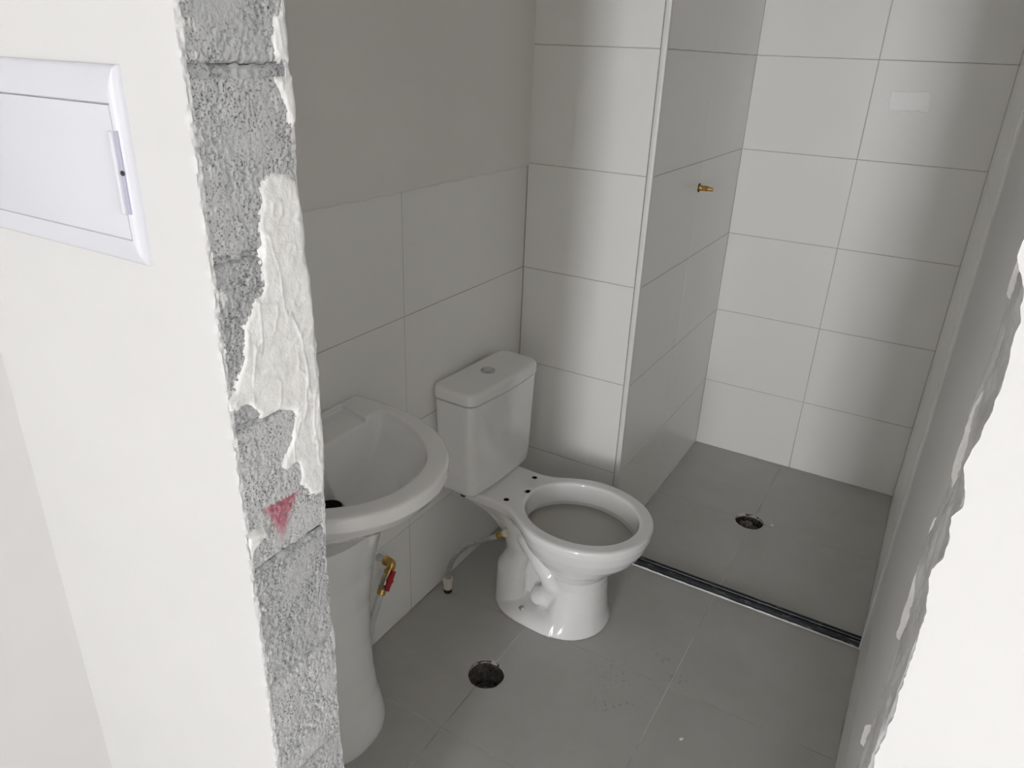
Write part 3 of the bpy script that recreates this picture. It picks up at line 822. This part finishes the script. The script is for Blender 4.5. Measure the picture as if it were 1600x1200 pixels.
# ------------------------------------------------------------------ valve on the wall beside the pedestal
EL = Vector((.050, .560, .292)); DV = Vector((0, -.053, -.074)).normalized()
valve = tag(empty('water_valve', (0, .56, .292)), 'brass angle pipe and red-handled stop valve on the wall behind the pedestal', 'valve')
def vpart(name, bm, m, par=None):
    o = bm_obj(name, bm, m, None, smooth=True, angle=35)
    o.parent = par or valve; o.matrix_parent_inverse = Matrix.Translation(-Vector(valve.location)); return o
bm = bmesh.new(); add_tube(bm, [(-.004, .56, .292), (.038, .56, .292)], .0105); vpart('wall_pipe', bm, M['pvc'])
bm = bmesh.new()
add_lathe(bm, (.026, .56, .292), (1, 0, 0), [(0, .0135), (.010, .0135), (.0105, .0115)], 20)
add_tube(bm, catmull([(.034, .56, .292), (.046, .56, .292), EL + DV * .006 + Vector((.002, 0, 0)), EL + DV * .026], 6), .0115, 16)
add_lathe(bm, EL + DV * .020, DV, [(0, .0135), (.010, .0135), (.0105, .011)], 20)
vpart('elbow', bm, M['brass'])
bm = bmesh.new(); add_lathe(bm, EL + DV * .029, DV, [(0, .010), (.006, .0115), (.014, .0138), (.030, .0138), (.038, .0115), (.044, .010)], 20)
body_v = vpart('valve_body', bm, M['oldbrass'])
bm = bmesh.new(); add_lathe(bm, EL + DV * .060, DV, [(0, .015), (.012, .015)], sides=6)
add_lathe(bm, EL + DV * .058, DV, [(0, .011), (.018, .011)], 16); vpart('union_nut', bm, M['oldbrass'])
bm = bmesh.new(); add_lathe(bm, EL + DV * .073, DV, [(0, .0105), (.002, .0125), (.014, .0125), (.016, .0105)], 20); vpart('compression_ring', bm, M['brass'])
bm = bmesh.new(); e0 = EL + DV * .088; add_tube(bm, catmull([e0, e0 + DV * .03, (.046, .47, .14), (.04, .455, .05), (.04, .45, -.004)], 8), .0095); vpart('tail_pipe', bm, M['pvc'])
# red lever: hub and two wings, standing off the body towards the room
S = Vector((.92, -.33, .20)); S = (S - DV * S.dot(DV)).normalized(); W = DV.cross(S)
hub = EL + DV * .044 + S * .012
bm = bmesh.new(); add_lathe(bm, hub, S, [(0, .0085), (.010, .0095), (.012, .0085)], 18)
for sgn in (-1, 1):
    rr = []
    for k in range(5):
        t = k / 4; c = hub + DV * sgn * (.004 + .024 * t) + S * (.007 + .003 * t); wdt = .0075 - .003 * t * (1 - .2 * t); th = .003
        rr.append([c + W * wdt + S * th, c - W * wdt + S * th, c - W * wdt - S * th, c + W * wdt - S * th])
    add_rings(bm, rr)
lev = vpart('lever', bm, M['red'])
bm = bmesh.new(); add_lathe(bm, hub + S * .012, S, [(0, .0045), (.0025, .0045), (.0035, .0035)], 14); vpart('lever_screw', bm, M['nylon'], lev)

# ------------------------------------------------------------------ supply hose of the toilet
hose = tag(empty('supply_hose', (.046, .834, 0)), 'braided steel water hose rising from the floor and hanging loose beside the toilet', 'hose')
def hpart(name, bm, m):
    o = bm_obj(name, bm, m, None, smooth=True, angle=35); o.parent = hose; o.matrix_parent_inverse = Matrix.Translation(-Vector(hose.location)); return o
path = catmull([(.046, .834, .045), (.050, .834, .085), (.066, .836, .135), (.104, .850, .190), (.150, .862, .222), (.185, .868, .243)], 12)
bm = bmesh.new(); add_tube(bm, path, lambda i: .0082 + .0004 * (i % 2), 14); hpart('braided_tube', bm, M['braid'])
bm = bmesh.new(); add_lathe(bm, (.046, .834, -.001), (0, 0, 1), [(0, .0135), (.014, .0135), (.0145, .011)], 18); hpart('gasket', bm, M['black'])
bm = bmesh.new()
add_lathe(bm, (.046, .834, .012), (0, 0, 1), [(0, .0125), (.003, .0145), (.022, .0145), (.024, .013), (.024, .0165), (.040, .0165), (.042, .014)], sides=12); hpart('floor_nut', bm, M['nylon'])
E0 = Vector((.182, .868, .241)); DE = Vector((.060, .004, .046)).normalized()
bm = bmesh.new(); add_lathe(bm, E0, DE, [(0, .0072), (.002, .0085), (.022, .0085), (.024, .0095), (.028, .0095)], 16); hpart('ferrule', bm, M['pvc'])
bm = bmesh.new(); add_lathe(bm, E0 + DE * .028, DE, [(0, .0115), (.024, .0115)], sides=6); hpart('brass_nut', bm, M['brass'])
bm = bmesh.new(); add_lathe(bm, E0 + DE * .052, DE, [(0, .0105), (.002, .0120), (.012, .0120), (.013, .0105), (.013, .006), (.006, .005)], 20); hpart('end_cap', bm, M['nylon'])

# ------------------------------------------------------------------ open drains
def drain(c, label, seed, lower):
    r = empty('drain_pipe', (c[0], c[1], -.09)); tag(r, label, 'drain')
    bm = bmesh.new(); rings = []; n = 40
    for z, rr in ((-.001, RDR - .0022), (-.012, RDR - .0012), (-.03, RDR - .001), (-.055, RDR - .003), (-.09, RDR - .006)):
        rings.append([(rr * (1 + .05 * (float(vnoise(i * .7, z * 80, seed)) - .5)) * math.cos(2 * math.pi * i / n), rr * (1 + .05 * (float(vnoise(i * .7 + 9, z * 80, seed)) - .5)) * math.sin(2 * math.pi * i / n), z + .09) for i in range(n)])
    add_rings(bm, rings, False, True)
    bm_obj('pipe_wall', bm, M['drain'], r, smooth=True, angle=60)
    bm = bmesh.new(); add_lathe(bm, (0, 0, .012 + lower), (0, 0, 1), [(0, .030), (.012, .032), (.012, .027), (.002, .026)], 28)
    bm_obj('inner_ring', bm, M['drain'], r, smooth=True, angle=40)
    if seed > 2:
        for k in range(9):
            bm = bmesh.new(); bmesh.ops.create_icosphere(bm, subdivisions=2, radius=1)
            a = random.uniform(0, 6.28); rr = random.uniform(0, .034); s = random.uniform(.008, .016)
            for v in bm.verts: v.co = v.co * s * (1 + .35 * (float(vnoise(v.co.x * 2 + k, v.co.y * 2, v.co.z * 2)) - .5)) + Vector((rr * math.cos(a), rr * math.sin(a), .066))
            bm_obj('rubble', bm, M['drain'], r, smooth=True)
    return r
drain(DR1, 'open round floor drain hole between the basin pedestal and the toilet', 1, 0)
drain(DR2, 'open round drain hole clogged with rubble in the shower floor', 3, .01)

# ------------------------------------------------------------------ shower sill rail
rail = tag(empty('shower_sill', (XC, 1.308, 0)), 'dark charcoal metal rail with paint flecks across the shower entrance', 'rail')
X0, X1 = XC + .002, XE - .0005
def extr(prof, m, name):
    bm = bmesh.new(); add_rings(bm, [[(x - XC, y, z) for y, z in prof] for x in (X0, X1)])
    return bm_obj(name, bm, m, rail, smooth=False)
extr([(-.0155, 0), (-.0155, .012), (-.0145, .0135), (.0015, .0135), (.0015, .010), (.0045, .010), (.0045, .0165), (.0065, .0175), (.0085, .0175), (.0095, .0165), (.0095, .011), (.0125, .011), (.0125, .019), (.0145, .020), (.0185, .020), (.0195, .019), (.0195, 0)], M['rail'], 'profile')
ys_ = np.linspace(0, 1, 120); bm = bmesh.new(); rr = []
for t in ys_:
    x = X0 - XC + (X1 - X0) * t; w = .0002 + .0022 * float(fbm(t * 60, 1.2, 0, 3)); hh = .0005 + .0042 * float(fbm(t * 45, 7.2, 0, 3))
    rr.append([(x, -.0150, .0), (x, -.0150, hh + .003), (x, -.0158 - w * .4, hh), (x, -.0162 - w, .0)])
add_rings(bm, rr); bm_obj('grout_bead', bm, M['plaster'], rail, smooth=True, angle=60)
extr([(.0058, .0174), (.0058, .0180), (.0078, .0180), (.0078, .0174)], M['chrome'], 'worn_edge')

# ------------------------------------------------------------------ brass shower stub
stub = tag(empty('shower_outlet', (XC, 1.787, 1.196)), 'small brass pipe stub sticking out of the shower side wall', 'pipe stub')
bm = bmesh.new(); rr = []
add_lathe(bm, (-.002, 0, 0), (1, 0, 0), [(0, .0155), (.0032, .0150)], 22); bm_obj('hole_ring', bm, M['black'], stub, smooth=True, angle=30)
bm = bmesh.new(); add_lathe(bm, (0, 0, 0), (1, .0, -.02), [(0, .0095), (.012, .0098), (.013, .0080), (.018, .0080), (.019, .0088), (.030, .0086), (.031, .0070), (.034, .0070), (.035, .0068), (.048, .0064), (.049, .0045)], 20)
bm_obj('nipple', bm, M['brass'], stub, smooth=True, angle=30)
bm = bmesh.new()
for k in range(5): add_lathe(bm, (.0185 + k * .0024, 0, 0), (1, 0, -.02), [(0, .0088), (.0010, .0096), (.0020, .0088)], 20)
bm_obj('thread', bm, M['brass'], stub, smooth=True, angle=30)

# ------------------------------------------------------------------ electrical panel
PX0, PX1, PZ0, PZ1 = .050, .3880, 1.3565, 1.5610
panel = tag(empty('electrical_panel', (.21, YF0, PZ0)), 'white plastic electrical distribution box with a hinged cover on the wall', 'panel')
def ppart(o): o.matrix_parent_inverse = Matrix.Translation(-Vector(panel.location)); return o
DXO, DZ0, DZ1 = .3775, 1.3855, 1.5235
def depth(x, z):
    sz = np.minimum(z - PZ0, PZ1 - z); sx = np.minimum(x - PX0, PX1 - x)
    dz = .004 + .0085 * np.sqrt(np.clip(1 - (1 - np.clip(sz / .036, 0, 1)) ** 2, 0, 1))
    dx = .0015 + .0110 * np.sqrt(np.clip(1 - (1 - np.clip(sx / .0135, 0, 1)) ** 2, 0, 1))
    return np.minimum(dz, dx)
xs = np.unique(np.concatenate([np.linspace(PX0, PX0 + .016, 10), np.linspace(PX0 + .02, PX1 - .018, 12), np.linspace(PX1 - .0165, PX1, 14)]))
zs2 = np.unique(np.concatenate([np.linspace(PZ0, PZ0 + .040, 20), np.linspace(PZ0 + .05, PZ1 - .05, 8), np.linspace(PZ1 - .040, PZ1, 20)]))
Xg, Zg = np.meshgrid(xs, zs2)
Dp = depth(Xg, Zg); rec = (Xg < PX1 - .011) & (Zg > DZ0 - .0012) & (Zg < DZ1 + .0012)
Dp = np.where(rec, np.minimum(Dp, .0095), Dp)
V = np.stack([Xg, YF0 - Dp, Zg], -1).reshape(-1, 3); n = len(xs); m_ = len(zs2)
F = [(j * n + i, j * n + i + 1, (j + 1) * n + i + 1, (j + 1) * n + i) for j in range(m_ - 1) for i in range(n - 1)]
rim = list(range(n)) + [j * n + n - 1 for j in range(1, m_)] + [(m_ - 1) * n + i for i in range(n - 2, -1, -1)] + [j * n for j in range(m_ - 2, 0, -1)]
nb = len(V); bk_ = V[rim].copy(); bk_[:, 1] = YF0 + .002; V = np.concatenate([V, bk_]); k = len(rim)
F += [(rim[i], nb + i, nb + (i + 1) % k, rim[(i + 1) % k]) for i in range(k)]
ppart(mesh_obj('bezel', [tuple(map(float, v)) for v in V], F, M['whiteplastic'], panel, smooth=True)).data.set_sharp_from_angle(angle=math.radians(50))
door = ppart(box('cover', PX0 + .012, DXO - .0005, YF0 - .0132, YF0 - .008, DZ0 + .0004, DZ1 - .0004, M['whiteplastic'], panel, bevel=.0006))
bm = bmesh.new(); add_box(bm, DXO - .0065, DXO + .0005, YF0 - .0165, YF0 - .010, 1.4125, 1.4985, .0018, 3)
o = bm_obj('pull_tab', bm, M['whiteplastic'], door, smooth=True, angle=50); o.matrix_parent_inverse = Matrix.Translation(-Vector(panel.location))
o.matrix_parent_inverse = Matrix.Identity(4); door.matrix_parent_inverse = Matrix.Translation(-Vector(panel.location))
ppart(box('latch_slot', DXO + .0006, DXO + .0052, YF0 - .0122, YF0 - .006, 1.4135, 1.4985, M['slot'], panel))
bm = bmesh.new(); add_lathe(bm, (DXO + .0034, YF0 - .0118, 1.4565), (0, -1, 0), [(0, .0030), (.0012, .0026), (.0018, .0016)], 14)
ppart(bm_obj('latch', bm, M['black'], panel, smooth=True, angle=50))

# ------------------------------------------------------------------ crumbs of plaster on the floor
def crumb(x, y, s, label, seed):
    bm = bmesh.new(); bmesh.ops.create_icosphere(bm, subdivisions=2, radius=1)
    for v in bm.verts:
        c = v.co.copy(); f = 1 + .7 * (float(vnoise(c.x * 1.6 + seed, c.y * 1.6, c.z * 1.6)) - .5)
        v.co = Vector((c.x * s * 1.5 * f, c.y * s * f, (c.z * f + .75) * s * .6))
    o = bm_obj('plaster_crumb', bm, M['plaster'], smooth=True); o.location = (x, y, 0.0006); o.rotation_euler = (0, 0, seed)
    return tag(o, label, 'crumb', 'plaster crumbs on the floor')
crumb(.872, .695, .0042, 'white plaster crumb lying on the grey floor tile near the doorway', 1.1)
crumb(.852, 1.80, .004, 'tiny white plaster crumb beside the shower drain hole', 2.6)
